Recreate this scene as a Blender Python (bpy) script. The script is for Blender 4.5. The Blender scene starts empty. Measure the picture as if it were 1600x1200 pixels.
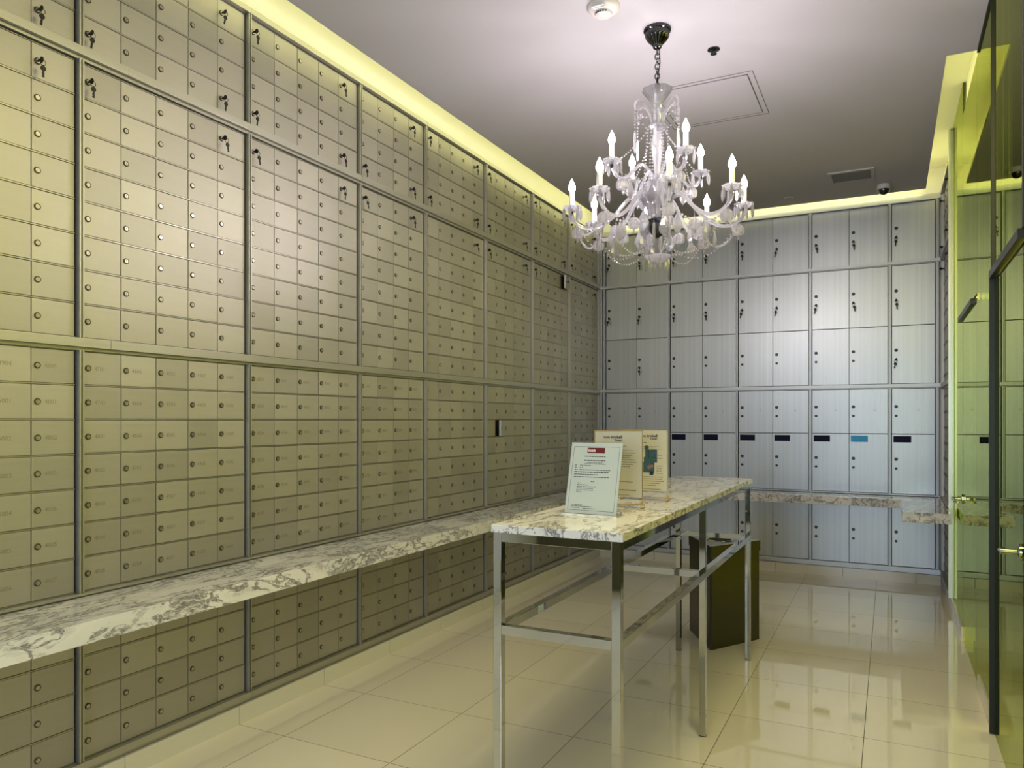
import bpy, bmesh, math, random
from mathutils import Vector, Matrix
random.seed(7)
PI = math.pi
sc = bpy.context.scene
C = sc.collection

# ------------------------------------------------------------------ camera
cam_d = bpy.data.cameras.new('camera'); cam = bpy.data.objects.new('camera', cam_d); C.objects.link(cam)
cam.location = (0, 0, 1.5); cam.rotation_euler = (PI/2, 0, math.atan(590/1160))
cam_d.sensor_width = 36; cam_d.lens = 1160/1600*36; cam_d.shift_y = 56/1600; cam_d.clip_start = 0.05
sc.camera = cam
# ------------------------------------------------------------------ world, exposure
w = bpy.data.worlds.new('world'); sc.world = w; w.use_nodes = True
w.node_tree.nodes['Background'].inputs[0].default_value = (0.55, 0.68, 0.95, 1)
w.node_tree.nodes['Background'].inputs[1].default_value = 0.6
sc.view_settings.view_transform = 'Standard'; sc.view_settings.look = 'None'
sc.view_settings.exposure = 0.36; sc.view_settings.gamma = 1.0
sc.view_settings.use_curve_mapping = False
cy = sc.cycles
cy.max_bounces = 10; cy.diffuse_bounces = 4; cy.glossy_bounces = 5; cy.transmission_bounces = 8; cy.transparent_max_bounces = 24
cy.caustics_reflective = False; cy.caustics_refractive = False; cy.sample_clamp_indirect = 4.0
cy.use_denoising = True

# ------------------------------------------------------------------ room constants (metres, camera at x=0 y=0 z=1.5)
WX = -2.90      # left wall
WY = 7.79       # far wall
GX = 0.445      # glass partition face
RY = -1.6       # rear wall
CH = 3.575      # ceiling underside
RT = 3.80       # recess top
PROUD = 0.048   # how far posts stand out of the wall

# ------------------------------------------------------------------ area lights
def area(name, loc, rot, sx, sy, power, col):
    l = bpy.data.lights.new(name, 'AREA'); l.shape = 'RECTANGLE'; l.size = sx; l.size_y = sy
    l.energy = power; l.color = col
    o = bpy.data.objects.new(name, l); C.objects.link(o); o.location = loc; o.rotation_euler = rot
    return o
area('daylight_rear_window', (-0.75, RY-0.25, 1.65), (PI/2, 0, 0), 1.7, 2.0, 50, (0.66, 0.79, 1.0))
area('lobby_light', (2.35, 3.2, 1.35), (0, PI/2, 0), 2.1, 7.5, 34, (1.0, 0.94, 0.34))
area('added_lobby_overhead_fill', (1.30, 4.8, 3.45), (0, math.radians(20), 0), 1.3, 6.0, 215, (1.0, 0.93, 0.30))  # added overhead fill beyond the glass, brightens floor and tabletop
area('added_fill_behind_camera', (-1.2, 0.1, CH-0.01), (0, 0, 0), 1.5, 1.5, 8, (1.0, 0.90, 0.42))  # added fill with no known fixture, warms the near floor
area('added_fill_over_camera', (-0.25, 2.35, CH-0.01), (0, math.radians(0), 0), 1.1, 1.1, 38, (1.0, 0.90, 0.42))  # unseen lamp added to lift the floor and table from above

# ------------------------------------------------------------------ material helpers
def srgb(r, g, b):
    f = lambda c: (c/255/12.92) if c/255 <= 0.04045 else ((c/255+0.055)/1.055)**2.4
    return (f(r), f(g), f(b), 1)
def mat(name, col, rough=0.5, metal=0.0, spec=0.5, emis=None, es=0.0):
    m = bpy.data.materials.new(name); m.use_nodes = True
    b = m.node_tree.nodes['Principled BSDF']
    b.inputs['Base Color'].default_value = col if len(col) == 4 else (*col, 1)
    b.inputs['Roughness'].default_value = rough; b.inputs['Metallic'].default_value = metal
    b.inputs['Specular IOR Level'].default_value = spec
    if emis: b.inputs['Emission Color'].default_value = (*emis, 1); b.inputs['Emission Strength'].default_value = es
    return m
def nn(m, t, **kw):
    n = m.node_tree.nodes.new(t)
    for k, v in kw.items(): setattr(n, k, v)
    return n
def lk(m, a, b): m.node_tree.links.new(a, b)

def brushed(name, col, rough, metal, streak_axis, var=0.10, streak=0.08):
    """anodised sheet metal: each door has its own tone, with fine brushing"""
    m = mat(name, col, rough, metal); b = m.node_tree.nodes['Principled BSDF']
    tc = nn(m, 'ShaderNodeTexCoord'); mp = nn(m, 'ShaderNodeMapping')
    mp.inputs['Scale'].default_value = (3, 3, 160) if streak_axis == 'h' else (38, 38, 0.35)
    no = nn(m, 'ShaderNodeTexNoise'); no.inputs['Scale'].default_value = 1.0; no.inputs['Detail'].default_value = 3
    lk(m, tc.outputs['Object'], mp.inputs[0]); lk(m, mp.outputs[0], no.inputs['Vector'])
    oi = nn(m, 'ShaderNodeObjectInfo')
    r1 = nn(m, 'ShaderNodeMapRange'); r1.inputs['To Min'].default_value = 1-var; r1.inputs['To Max'].default_value = 1+var*0.7
    lk(m, oi.outputs['Random'], r1.inputs['Value'])
    r2 = nn(m, 'ShaderNodeMapRange'); r2.inputs['From Min'].default_value = .3; r2.inputs['From Max'].default_value = .7
    r2.inputs['To Min'].default_value = 1-streak; r2.inputs['To Max'].default_value = 1+streak
    lk(m, no.outputs['Fac'], r2.inputs['Value'])
    mu = nn(m, 'ShaderNodeMath', operation='MULTIPLY'); lk(m, r1.outputs[0], mu.inputs[0]); lk(m, r2.outputs[0], mu.inputs[1])
    hs = nn(m, 'ShaderNodeHueSaturation'); hs.inputs['Color'].default_value = (*col[:3], 1)
    lk(m, mu.outputs[0], hs.inputs['Value']); lk(m, hs.outputs[0], b.inputs['Base Color'])
    r3 = nn(m, 'ShaderNodeMapRange'); r3.inputs['To Min'].default_value = rough-0.05; r3.inputs['To Max'].default_value = rough+0.06
    lk(m, no.outputs['Fac'], r3.inputs['Value']); lk(m, r3.outputs[0], b.inputs['Roughness'])
    bp = nn(m, 'ShaderNodeBump'); bp.inputs['Strength'].default_value = 0.05; bp.inputs['Distance'].default_value = 0.001
    lk(m, no.outputs['Fac'], bp.inputs['Height']); lk(m, bp.outputs[0], b.inputs['Normal'])
    return m

def marble(name, scale=2.2, warm=(0.80, 0.77, 0.66), rot=0.6, dens=0.5):
    m = mat(name, warm, 0.07, 0, 0.5); b = m.node_tree.nodes['Principled BSDF']
    tc = nn(m, 'ShaderNodeTexCoord'); mp = nn(m, 'ShaderNodeMapping')
    mp.inputs['Rotation'].default_value = (0.35, 0.25, rot); mp.inputs['Scale'].default_value = (1.0, 0.42, 1.0)
    lk(m, tc.outputs['Object'], mp.inputs[0])
    n0 = nn(m, 'ShaderNodeTexNoise'); n0.inputs['Scale'].default_value = scale*1.3; n0.inputs['Detail'].default_value = 6
    lk(m, mp.outputs[0], n0.inputs['Vector'])
    va = nn(m, 'ShaderNodeVectorMath', operation='MULTIPLY_ADD'); va.inputs[1].default_value = (0.55, 0.55, 0.55)
    lk(m, n0.outputs['Color'], va.inputs[0]); lk(m, mp.outputs[0], va.inputs[2])
    def vein(s, width, detail):
        n = nn(m, 'ShaderNodeTexNoise'); n.inputs['Scale'].default_value = s; n.inputs['Detail'].default_value = detail
        n.inputs['Roughness'].default_value = 0.62
        lk(m, va.outputs[0], n.inputs['Vector'])
        s1 = nn(m, 'ShaderNodeMath', operation='SUBTRACT'); s1.inputs[1].default_value = 0.5; lk(m, n.outputs['Fac'], s1.inputs[0])
        a1 = nn(m, 'ShaderNodeMath', operation='ABSOLUTE'); lk(m, s1.outputs[0], a1.inputs[0])
        r = nn(m, 'ShaderNodeMapRange'); r.inputs['From Min'].default_value = 0; r.inputs['From Max'].default_value = width
        r.inputs['To Min'].default_value = 1; r.inputs['To Max'].default_value = 0
        lk(m, a1.outputs[0], r.inputs['Value']); return r.outputs[0]
    v1 = vein(scale*2.0, 0.030, 7); v2 = vein(scale*4.6, 0.040, 6)
    n3 = nn(m, 'ShaderNodeTexNoise'); n3.inputs['Scale'].default_value = scale*1.7; n3.inputs['Detail'].default_value = 5
    lk(m, va.outputs[0], n3.inputs['Vector'])
    r3 = nn(m, 'ShaderNodeMapRange'); r3.inputs['From Min'].default_value = 0.62-0.2*dens; r3.inputs['From Max'].default_value = 0.80-0.2*dens
    lk(m, n3.outputs['Fac'], r3.inputs['Value'])
    m2 = nn(m, 'ShaderNodeMath', operation='MULTIPLY'); lk(m, v2, m2.inputs[0]); lk(m, r3.outputs[0], m2.inputs[1])
    mx = nn(m, 'ShaderNodeMath', operation='MAXIMUM'); lk(m, v1, mx.inputs[0]); lk(m, m2.outputs[0], mx.inputs[1])
    c1 = nn(m, 'ShaderNodeMix', data_type='RGBA'); c1.inputs[6].default_value = (*warm, 1); c1.inputs[7].default_value = (warm[0]*.74, warm[1]*.76, warm[2]*.80, 1)
    mm = nn(m, 'ShaderNodeMath', operation='MULTIPLY'); mm.inputs[1].default_value = 0.6; lk(m, r3.outputs[0], mm.inputs[0]); lk(m, mm.outputs[0], c1.inputs[0])
    c2 = nn(m, 'ShaderNodeMix', data_type='RGBA'); c2.inputs[7].default_value = (0.10, 0.095, 0.10, 1)
    m3 = nn(m, 'ShaderNodeMath', operation='MULTIPLY'); m3.inputs[1].default_value = 0.88; lk(m, mx.outputs[0], m3.inputs[0])
    lk(m, c1.outputs[2], c2.inputs[6]); lk(m, m3.outputs[0], c2.inputs[0]); lk(m, c2.outputs[2], b.inputs['Base Color'])
    return m

def floor_mat():
    m = mat('polished_cream_tile', (0.88, 0.82, 0.62), 0.03, 0, 1.0); b = m.node_tree.nodes['Principled BSDF']
    ge = nn(m, 'ShaderNodeNewGeometry'); sp = nn(m, 'ShaderNodeSeparateXYZ'); lk(m, ge.outputs['Position'], sp.inputs[0])
    P = 0.613
    def line(out, off):
        a = nn(m, 'ShaderNodeMath', operation='SUBTRACT'); a.inputs[1].default_value = off - 20*P; lk(m, out, a.inputs[0])
        f = nn(m, 'ShaderNodeMath', operation='MODULO'); f.inputs[1].default_value = P; lk(m, a.outputs[0], f.inputs[0])
        l = nn(m, 'ShaderNodeMath', operation='LESS_THAN'); l.inputs[1].default_value = 0.0035; lk(m, f.outputs[0], l.inputs[0])
        return l.outputs[0], a.outputs[0]
    lx, ax = line(sp.outputs['X'], -2.562); ly, ay = line(sp.outputs['Y'], 3.260)
    mxn = nn(m, 'ShaderNodeMath', operation='MAXIMUM'); lk(m, lx, mxn.inputs[0]); lk(m, ly, mxn.inputs[1])
    # tone of each tile
    def cell(o):
        d = nn(m, 'ShaderNodeMath', operation='DIVIDE'); d.inputs[1].default_value = P; lk(m, o, d.inputs[0])
        f = nn(m, 'ShaderNodeMath', operation='FLOOR'); lk(m, d.outputs[0], f.inputs[0]); return f.outputs[0]
    cb = nn(m, 'ShaderNodeCombineXYZ'); lk(m, cell(ax), cb.inputs[0]); lk(m, cell(ay), cb.inputs[1])
    wn = nn(m, 'ShaderNodeTexWhiteNoise', noise_dimensions='2D'); lk(m, cb.outputs[0], wn.inputs['Vector'])
    r = nn(m, 'ShaderNodeMapRange'); r.inputs['To Min'].default_value = 0.95; r.inputs['To Max'].default_value = 1.03; lk(m, wn.outputs['Value'], r.inputs['Value'])
    hs = nn(m, 'ShaderNodeHueSaturation'); hs.inputs['Color'].default_value = (0.88, 0.82, 0.62, 1); lk(m, r.outputs[0], hs.inputs['Value'])
    c = nn(m, 'ShaderNodeMix', data_type='RGBA'); c.inputs[7].default_value = (0.16, 0.13, 0.08, 1)
    lk(m, mxn.outputs[0], c.inputs[0]); lk(m, hs.outputs[0], c.inputs[6]); lk(m, c.outputs[2], b.inputs['Base Color'])
    rr = nn(m, 'ShaderNodeMapRange'); rr.inputs['To Min'].default_value = 0.035; rr.inputs['To Max'].default_value = 0.5
    lk(m, mxn.outputs[0], rr.inputs['Value']); lk(m, rr.outputs[0], b.inputs['Roughness'])
    return m

def thin_glass(name, tint, refl=1.0, ior=1.52, gloss=(1, 1, 1)):
    m = bpy.data.materials.new(name); m.use_nodes = True; nt = m.node_tree; nt.nodes.clear()
    out = nn(m, 'ShaderNodeOutputMaterial'); tr = nn(m, 'ShaderNodeBsdfTransparent'); tr.inputs[0].default_value = (*tint, 1)
    gl = nn(m, 'ShaderNodeBsdfGlossy'); gl.inputs['Roughness'].default_value = 0.0; gl.inputs[0].default_value = (*gloss, 1)
    fr = nn(m, 'ShaderNodeFresnel'); fr.inputs[0].default_value = ior
    mu = nn(m, 'ShaderNodeMath', operation='MULTIPLY'); mu.inputs[1].default_value = refl; mu.use_clamp = True
    mx = nn(m, 'ShaderNodeMixShader'); lk(m, fr.outputs[0], mu.inputs[0]); lk(m, mu.outputs[0], mx.inputs[0])
    lk(m, tr.outputs[0], mx.inputs[1]); lk(m, gl.outputs[0], mx.inputs[2]); lk(m, mx.outputs[0], out.inputs[0])
    return m

def crystal_mat(name, milk=0.16):
    m = bpy.data.materials.new(name); m.use_nodes = True; nt = m.node_tree; nt.nodes.clear()
    out = nn(m, 'ShaderNodeOutputMaterial')
    tr = nn(m, 'ShaderNodeBsdfTransparent'); tr.inputs[0].default_value = (0.96, 0.96, 0.98, 1)
    rf = nn(m, 'ShaderNodeBsdfGlass'); rf.inputs['IOR'].default_value = 1.55; rf.inputs['Roughness'].default_value = 0.02
    gl = nn(m, 'ShaderNodeBsdfGlossy'); gl.inputs['Roughness'].default_value = 0.06
    df = nn(m, 'ShaderNodeBsdfTranslucent'); df.inputs[0].default_value = (0.95, 0.93, 1.0, 1)
    fr = nn(m, 'ShaderNodeFresnel'); fr.inputs[0].default_value = 2.1
    m0 = nn(m, 'ShaderNodeMixShader'); m0.inputs[0].default_value = 0.5; lk(m, tr.outputs[0], m0.inputs[1]); lk(m, rf.outputs[0], m0.inputs[2])
    m1 = nn(m, 'ShaderNodeMixShader'); lk(m, fr.outputs[0], m1.inputs[0]); lk(m, m0.outputs[0], m1.inputs[1]); lk(m, gl.outputs[0], m1.inputs[2])
    m2 = nn(m, 'ShaderNodeMixShader'); m2.inputs[0].default_value = milk; lk(m, m1.outputs[0], m2.inputs[1]); lk(m, df.outputs[0], m2.inputs[2])
    lk(m, m2.outputs[0], out.inputs[0])
    return m

M = {}
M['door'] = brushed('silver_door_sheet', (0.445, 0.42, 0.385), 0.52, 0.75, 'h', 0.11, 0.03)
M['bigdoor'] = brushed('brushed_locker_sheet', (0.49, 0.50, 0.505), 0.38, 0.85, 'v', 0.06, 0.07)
M['rail'] = brushed('silver_rail', (0.47, 0.455, 0.42), 0.46, 0.85, 'h', 0.02, 0.04)
M['rail2'] = brushed('neutral_rail', (0.50, 0.505, 0.51), 0.42, 0.85, 'h', 0.02, 0.03)
M['ledge'] = mat('mailbox_ledge', (0.36, 0.345, 0.29), 0.35, 0.8)
M['inner'] = mat('dark_cabinet_inside', (0.035, 0.035, 0.03), 0.6, 0.2)
M['lock'] = mat('lock_cylinder_metal', (0.10, 0.09, 0.07), 0.35, 1.0)
M['lockcore'] = mat('lock_core_dark', (0.05, 0.05, 0.05), 0.35, 0.6)
M['plug'] = mat('lock_plug_metal', (0.50, 0.47, 0.42), 0.32, 1.0)
M['key'] = mat('black_key', (0.012, 0.012, 0.012), 0.4, 0.3)
M['stamp'] = mat('stamped_number', (0.27, 0.255, 0.19), 0.5, 0.6)
M['wall'] = mat('cream_paint', (0.78, 0.75, 0.66), 0.6)
M['ceil'] = mat('ceiling_paint', (0.64, 0.605, 0.62), 0.55)
M['cove'] = mat('cove_paint', (0.86, 0.85, 0.72), 0.6)
M['base'] = mat('cream_tile_baseboard', (0.68, 0.65, 0.53), 0.12)
M['floor'] = floor_mat()
M['marble'] = marble('calacatta_marble', 2.6, (0.86, 0.84, 0.79), 0.5, 1.1)
M['marble2'] = marble('pale_table_marble', 3.6, (0.90, 0.87, 0.80), 0.9, 0.60)
M['chrome'] = mat('polished_chrome', (0.52, 0.53, 0.54), 0.04, 1.0)
M['bin'] = mat('bronze_brown_metal', (0.022, 0.018, 0.009), 0.30, 0.35)
M['bintop'] = mat('bin_top_metal', (0.32, 0.32, 0.30), 0.28, 0.9)
M['black'] = mat('black_void', (0.004, 0.004, 0.004), 0.7)
M['frame'] = mat('charcoal_frame', (0.010, 0.011, 0.013), 0.4, 0.2)
M['seal'] = mat('black_seal', (0.006, 0.006, 0.006), 0.5)
M['alu'] = mat('pale_aluminium', (0.74, 0.74, 0.66), 0.35, 0.8)
M['glass'] = thin_glass('green_partition_glass', (0.85, 0.87, 0.62), 1.0, 1.95, (0.88, 0.97, 0.42))
M['acrylic'] = thin_glass('clear_acrylic', (0.97, 0.98, 0.97), 1.0, 1.45)
M['lobby'] = mat('lobby_olive_wall', (0.60, 0.60, 0.18), 0.7)
M['led'] = mat('cove_led', (0.9, 0.9, 0.5), 0.5, emis=(0.95, 0.95, 0.44), es=10.8)
M['led_far'] = mat('cove_led_far', (0.9, 0.9, 0.5), 0.5, emis=(0.95, 0.93, 0.46), es=15)
M['led_right'] = mat('cove_led_right', (0.9, 0.9, 0.5), 0.5, emis=(0.95, 0.93, 0.34), es=6.5)
M['bulb'] = mat('candle_bulb_glow', (1, 1, 1), 0.3, emis=(1.0, 0.92, 0.98), es=192)
M['candle'] = mat('white_candle_sleeve', (0.85, 0.84, 0.86), 0.35)
M['crystal'] = crystal_mat('cut_crystal', 0.42)
M['dishglass'] = crystal_mat('thin_crystal', 0.16)
M['bead'] = crystal_mat('crystal_bead', 0.65)
M['silver'] = mat('blackened_chrome', (0.07, 0.07, 0.075), 0.14, 1.0)
M['paper'] = mat('white_paper', (0.55, 0.61, 0.59), 0.6)
M['paper2'] = mat('cream_paper', (0.66, 0.63, 0.50), 0.6)
M['gold'] = mat('brass_wire', (0.62, 0.45, 0.18), 0.28, 1.0)
M['ink'] = mat('black_ink', (0.03, 0.03, 0.04), 0.6)
M['inkblue'] = mat('navy_ink', (0.06, 0.08, 0.16), 0.6)
M['red'] = mat('crimson_print', (0.13, 0.004, 0.008), 0.5)
M['white'] = mat('white_print', (0.9, 0.9, 0.9), 0.5)
M['teal'] = mat('teal_print', (0.045, 0.12, 0.17), 0.55)
M['pink'] = mat('pink_print', (0.35, 0.16, 0.18), 0.55)
M['navy'] = mat('navy_sticker', (0.003, 0.004, 0.03), 0.5, 0, 0.15)
M['navy_reflect'] = mat('sticker_painted_reflection', (0.07, 0.50, 1.0), 0.45, 0, 0.3)  # reflected light on a dark sticker, put into its base colour
M['plastic'] = mat('white_plastic', (0.80, 0.74, 0.70), 0.4)
M['dome'] = mat('smoked_dome', (0.01, 0.01, 0.012), 0.06, 0.0, 0.8)
M['vent'] = mat('grey_grille', (0.20, 0.20, 0.19), 0.5, 0.1)
M['rear'] = mat('rear_wall_paint', (0.10, 0.10, 0.06), 0.7)

# ------------------------------------------------------------------ mesh helpers
def box(bm, x0, x1, y0, y1, z0, z1):
    v = [bm.verts.new((x, y, z)) for z in (z0, z1) for y in (y0, y1) for x in (x0, x1)]
    for f in ((0, 2, 3, 1), (4, 5, 7, 6), (0, 1, 5, 4), (2, 6, 7, 3), (0, 4, 6, 2), (1, 3, 7, 5)):
        bm.faces.new([v[i] for i in f])
    return v
def ring(bm, pts): return [bm.verts.new(p) for p in pts]
def skin(bm, rings, cap0=True, cap1=True, closed=True):
    for a, b in zip(rings, rings[1:]):
        n = len(a)
        for i in range(n if closed else n-1):
            j = (i+1) % n
            bm.faces.new((a[i], a[j], b[j], b[i]))
    if cap0: bm.faces.new(list(reversed(rings[0])))
    if cap1: bm.faces.new(rings[-1])
def lathe(bm, prof, n=16, c=(0, 0, 0), axis='z', cap=True, scallop=0.0, ns=8):
    rs = []
    for r, h in prof:
        r = max(r, 1e-4)
        pts = []
        for i in range(n):
            a = 2*PI*i/n; q = r*(1+scallop*math.cos(ns*a)); x, y = q*math.cos(a), q*math.sin(a)
            if axis == 'z': p = (c[0]+x, c[1]+y, c[2]+h)
            elif axis == '-y': p = (c[0]+x, c[1]-h, c[2]+y)
            else: p = (c[0]+h, c[1]+x, c[2]+y)
            pts.append(p)
        rs.append(ring(bm, pts))
    skin(bm, rs, cap, cap)
def tube(bm, pts, r, n=8, cap=True):
    pts = [Vector(p) for p in pts]; rr = r if isinstance(r, (list, tuple)) else [r]*len(pts)
    rs = []; up = Vector((0.03, 0.02, 1))
    for i, p in enumerate(pts):
        d = (pts[min(i+1, len(pts)-1)]-pts[max(i-1, 0)]).normalized()
        if i == 0:
            a = d.cross(up)
            if a.length < 1e-3: a = d.cross(Vector((1, 0, 0)))
            a.normalize()
        else:
            a = (a - d*a.dot(d)).normalized()
        b = d.cross(a)
        rs.append(ring(bm, [p + (a*math.cos(2*PI*k/n)+b*math.sin(2*PI*k/n))*rr[i] for k in range(n)]))
    skin(bm, rs, cap, cap)
def sphere(bm, c, r, n=8, m=5, sz=1.0):
    prof = [(r*math.sin(PI*i/m), -r*sz*math.cos(PI*i/m)) for i in range(1, m)]
    lathe(bm, [(0, -r*sz)]+prof+[(0, r*sz)], n, c)
def smooth_path(p, k=5):
    p = [Vector(q) for q in p]; out = []
    for i in range(len(p)-1):
        p0, p1, p2, p3 = p[max(i-1, 0)], p[i], p[i+1], p[min(i+2, len(p)-1)]
        for j in range(k):
            t = j/k
            out.append(0.5*((2*p1)+(-p0+p2)*t+(2*p0-5*p1+4*p2-p3)*t*t+(-p0+3*p1-3*p2+p3)*t**3))
    out.append(p[-1]); return out
def mk(bm, name, m, smooth=False, bev=0.0):
    bmesh.ops.remove_doubles(bm, verts=bm.verts, dist=1e-6)
    bmesh.ops.recalc_face_normals(bm, faces=bm.faces)
    if bev: bmesh.ops.bevel(bm, geom=list(bm.edges), offset=bev, segments=2, affect='EDGES', profile=0.6)
    me = bpy.data.meshes.new(name); bm.to_mesh(me); bm.free()
    for q in (m if isinstance(m, (list, tuple)) else [m]): me.materials.append(q)
    if smooth:
        for p in me.polygons: p.use_smooth = True
        try: me.set_sharp_from_angle(angle=math.radians(40))
        except Exception: pass
    return me
def link(me, name, parent=None, loc=(0, 0, 0), rot=(0, 0, 0)):
    o = bpy.data.objects.new(name, me); C.objects.link(o); o.location = loc; o.rotation_euler = rot
    if parent is not None: o.parent = parent
    return o
def part(name, bm, m, parent=None, smooth=False, bev=0.0, loc=(0, 0, 0), rot=(0, 0, 0)):
    return link(mk(bm, name, m, smooth, bev), name, parent, loc, rot)
def boxpart(name, b, m, parent=None, bev=0.0):
    bm = bmesh.new(); box(bm, *b); return part(name, bm, m, parent, bev=bev)
def struct(name, b, m, bev=0.0):
    o = boxpart(name, b, m, None, bev); o['kind'] = 'structure'; return o
def tag(o, label, cat, group=None):
    o['label'] = label; o['category'] = cat
    if group: o['group'] = group
    if len(label.split()) > 16 or len(label.split()) < 4: print('LABEL LENGTH', label)
    return o
def thing(name, label, cat, loc=(0, 0, 0), rz=0, group=None):
    o = bpy.data.objects.new(name, None); C.objects.link(o); o.location = loc; o.rotation_euler = (0, 0, rz)
    o.empty_display_size = 0.1
    return tag(o, label, cat, group)
TEXTS = []
def text(s, size, m, parent, loc, rot, name='lettering', ext=0.0003, align='LEFT', shear=0, sx=1.0):
    c = bpy.data.curves.new(name, 'FONT'); c.body = s; c.size = size; c.extrude = ext; c.align_x = align; c.shear = shear
    c.resolution_u = 2; c.offset = size*0.022 if name == 'lettering' else 0.0; c.materials.append(m)
    tmp = bpy.data.objects.new(name+'_curve', c); C.objects.link(tmp)
    TEXTS.append((tmp, name, m, loc, rot, parent))
def bake_texts():
    dg = bpy.context.evaluated_depsgraph_get(); dg.update()
    for tmp, name, m, loc, rot, parent in TEXTS:
        me = bpy.data.meshes.new_from_object(tmp.evaluated_get(dg)); me.name = name
        if not me.materials: me.materials.append(m)
        link(me, name, parent, loc, rot)
    for t in TEXTS:
        c = t[0].data; bpy.data.objects.remove(t[0]); bpy.data.curves.remove(c)

# ------------------------------------------------------------------ the room shell
struct('floor', (WX-0.1, 2.6, RY-0.3, WY+0.1, -0.1, 0.0), M['floor'])
struct('wall_left', (WX-0.1, WX, RY-0.1, WY+0.1, 0, RT+0.1), M['wall'])
struct('wall_back', (WX, 0.56, WY, WY+0.1, 0, RT+0.1), M['wall'])
struct('wall_right', (0.463, 0.56, 6.83, WY, 0, RT), M['wall'])
struct('wall_lobby_end', (0.56, 2.6, WY, WY+0.1, 0, RT+0.1), M['lobby'])
struct('wall_lobby', (2.5, 2.6, RY-0.1, WY, 0, RT), M['lobby'])
bm = bmesh.new()    # rear wall with a wide window opening
box(bm, WX, -1.65, RY-0.1, RY, 0, RT); box(bm, 0.15, 2.6, RY-0.1, RY, 0, RT)
box(bm, -1.65, 0.15, RY-0.1, RY, 0, 0.25); box(bm, -1.65, 0.15, RY-0.1, RY, 2.65, RT)
o = part('wall_rear', bm, M['rear']); o['kind'] = 'structure'
# ceiling slab with the light recess left open along three walls
CL, CB, CR, CRY = -2.655, 7.62, 0.290, 4.90
bm = bmesh.new()
box(bm, CL, GX+0.02, RY, CRY, CH, CH+0.03)
box(bm, CL, CR, CRY, CB, CH, CH+0.03)
box(bm, GX+0.02, 2.6, RY, WY, CH-0.05, CH+0.03)
o = part('ceiling', bm, M['ceil']); o['kind'] = 'structure'
struct('trim_1', (WX, 2.6, RY, WY, RT, RT+0.1), M['cove'])   # top of the light recess
struct('trim_2', (GX+0.020, GX+0.05, CRY-0.02, 6.83, CH+0.03, RT), M['cove'])
struct('trim_3', (CR, GX+0.02, CRY-0.03, CRY, CH+0.03, RT), M['cove'])
# cove strips lying on the slab, out of sight, shining into the recess
bm = bmesh.new()
v = [bm.verts.new(p) for p in ((CL+0.02, RY, CH+0.035), (CL+0.02, CB, CH+0.035), (CL+0.02, CB, CH+0.06), (CL+0.02, RY, CH+0.06))]
bm.faces.new(v)
o = part('cove_light_strip', bm, M['led']); tag(o, 'hidden yellow light strip along the ceiling edge above the left mailboxes', 'light strip')
bm = bmesh.new()
v = [bm.verts.new(p) for p in ((CL+0.02, CB-0.02, CH+0.035), (CR-0.02, CB-0.02, CH+0.035), (CR-0.02, CB-0.02, CH+0.06), (CL+0.02, CB-0.02, CH+0.06))]
bm.faces.new(v)
o = part('cove_light_strip', bm, M['led_far']); tag(o, 'hidden yellow light strip along the ceiling edge above the far lockers', 'light strip')
bm = bmesh.new()
v = [bm.verts.new(p) for p in ((CR-0.02, CRY, CH+0.035), (CR-0.02, CB, CH+0.035), (CR-0.02, CB, CH+0.07), (CR-0.02, CRY, CH+0.07))]
bm.faces.new(v)
o = part('cove_light_strip', bm, M['led_right']); tag(o, 'hidden yellow light strip in the ceiling recess beside the glass partition', 'light strip')

# baseboards
def tile_base(name, p0, p1, nx, ny, t=0.045, h=0.09):
    """run of tile pieces from p0 to p1; (nx, ny) points into the room"""
    bm = bmesh.new(); d = Vector((p1[0]-p0[0], p1[1]-p0[1])); L = d.length; d.normalize(); s = 0.0
    cuts = [0.0]
    first = p0[2] if len(p0) > 2 else 0.613
    q = first
    while q < L: cuts.append(q); q += 0.613
    cuts.append(L)
    for a, b in zip(cuts, cuts[1:]):
        if b-a < 0.01: continue
        a += 0.0015; b -= 0.0015
        xs = [p0[0]+d.x*a, p0[0]+d.x*b, p0[0]+d.x*a+nx*t, p0[0]+d.x*b+nx*t]
        ys = [p0[1]+d.y*a, p0[1]+d.y*b, p0[1]+d.y*a+ny*t, p0[1]+d.y*b+ny*t]
        box(bm, min(xs), max(xs), min(ys), max(ys), 0, h)
    o = part(name, bm, M['base'], bev=0.0008); o['kind'] = 'structure'
tile_base('baseboard_left', (WX, RY, (3.26-RY) % 0.613), (WX, WY), 1, 0, 0.050)
tile_base('baseboard_back', (WX+0.05, WY), (0.415, WY), 0, -1, 0.050)
tile_base('baseboard_right', (0.463, 5.9), (0.463, WY-0.05), -1, 0, 0.030)
tile_base('baseboard_right.001', (0.463, 4.24), (0.463, 4.84), -1, 0, 0.030, 0.09)

# ------------------------------------------------------------------ mailbox doors, locks, keys (shared meshes)
TH = 0.1375
LOCKH = 0.0
def door_mesh(name, wd, ht, m, t=0.018):
    bm = bmesh.new(); box(bm, 0, wd, -t, 0, -ht/2, ht/2); return mk(bm, name, m, bev=0.0012)
bm = bmesh.new(); lathe(bm, [(0.0125, 0), (0.0125, 0.003), (0.0105, 0.005), (0.0085, 0.005), (0.0080, 0.0035)], 16, axis='-y', cap=True)
box(bm, -0.0009, 0.0009, -0.0050, -0.0030, -0.005, 0.005)
ME_LOCK = mk(bm, 'lock', M['lock'], True)
for i, p in enumerate(ME_LOCK.polygons):
    pass
ME_LOCK.materials.append(M['plug'])
for p in ME_LOCK.polygons:
    c = p.center
    if (c.x**2+c.z**2)**0.5 < 0.0083 and c.y < -0.0029: p.material_index = 1
bm = bmesh.new()   # a key in the lock with its twin hanging from a ring
box(bm, -0.0014, 0.0014, -0.020, -0.004, -0.004, 0.004)
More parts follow.
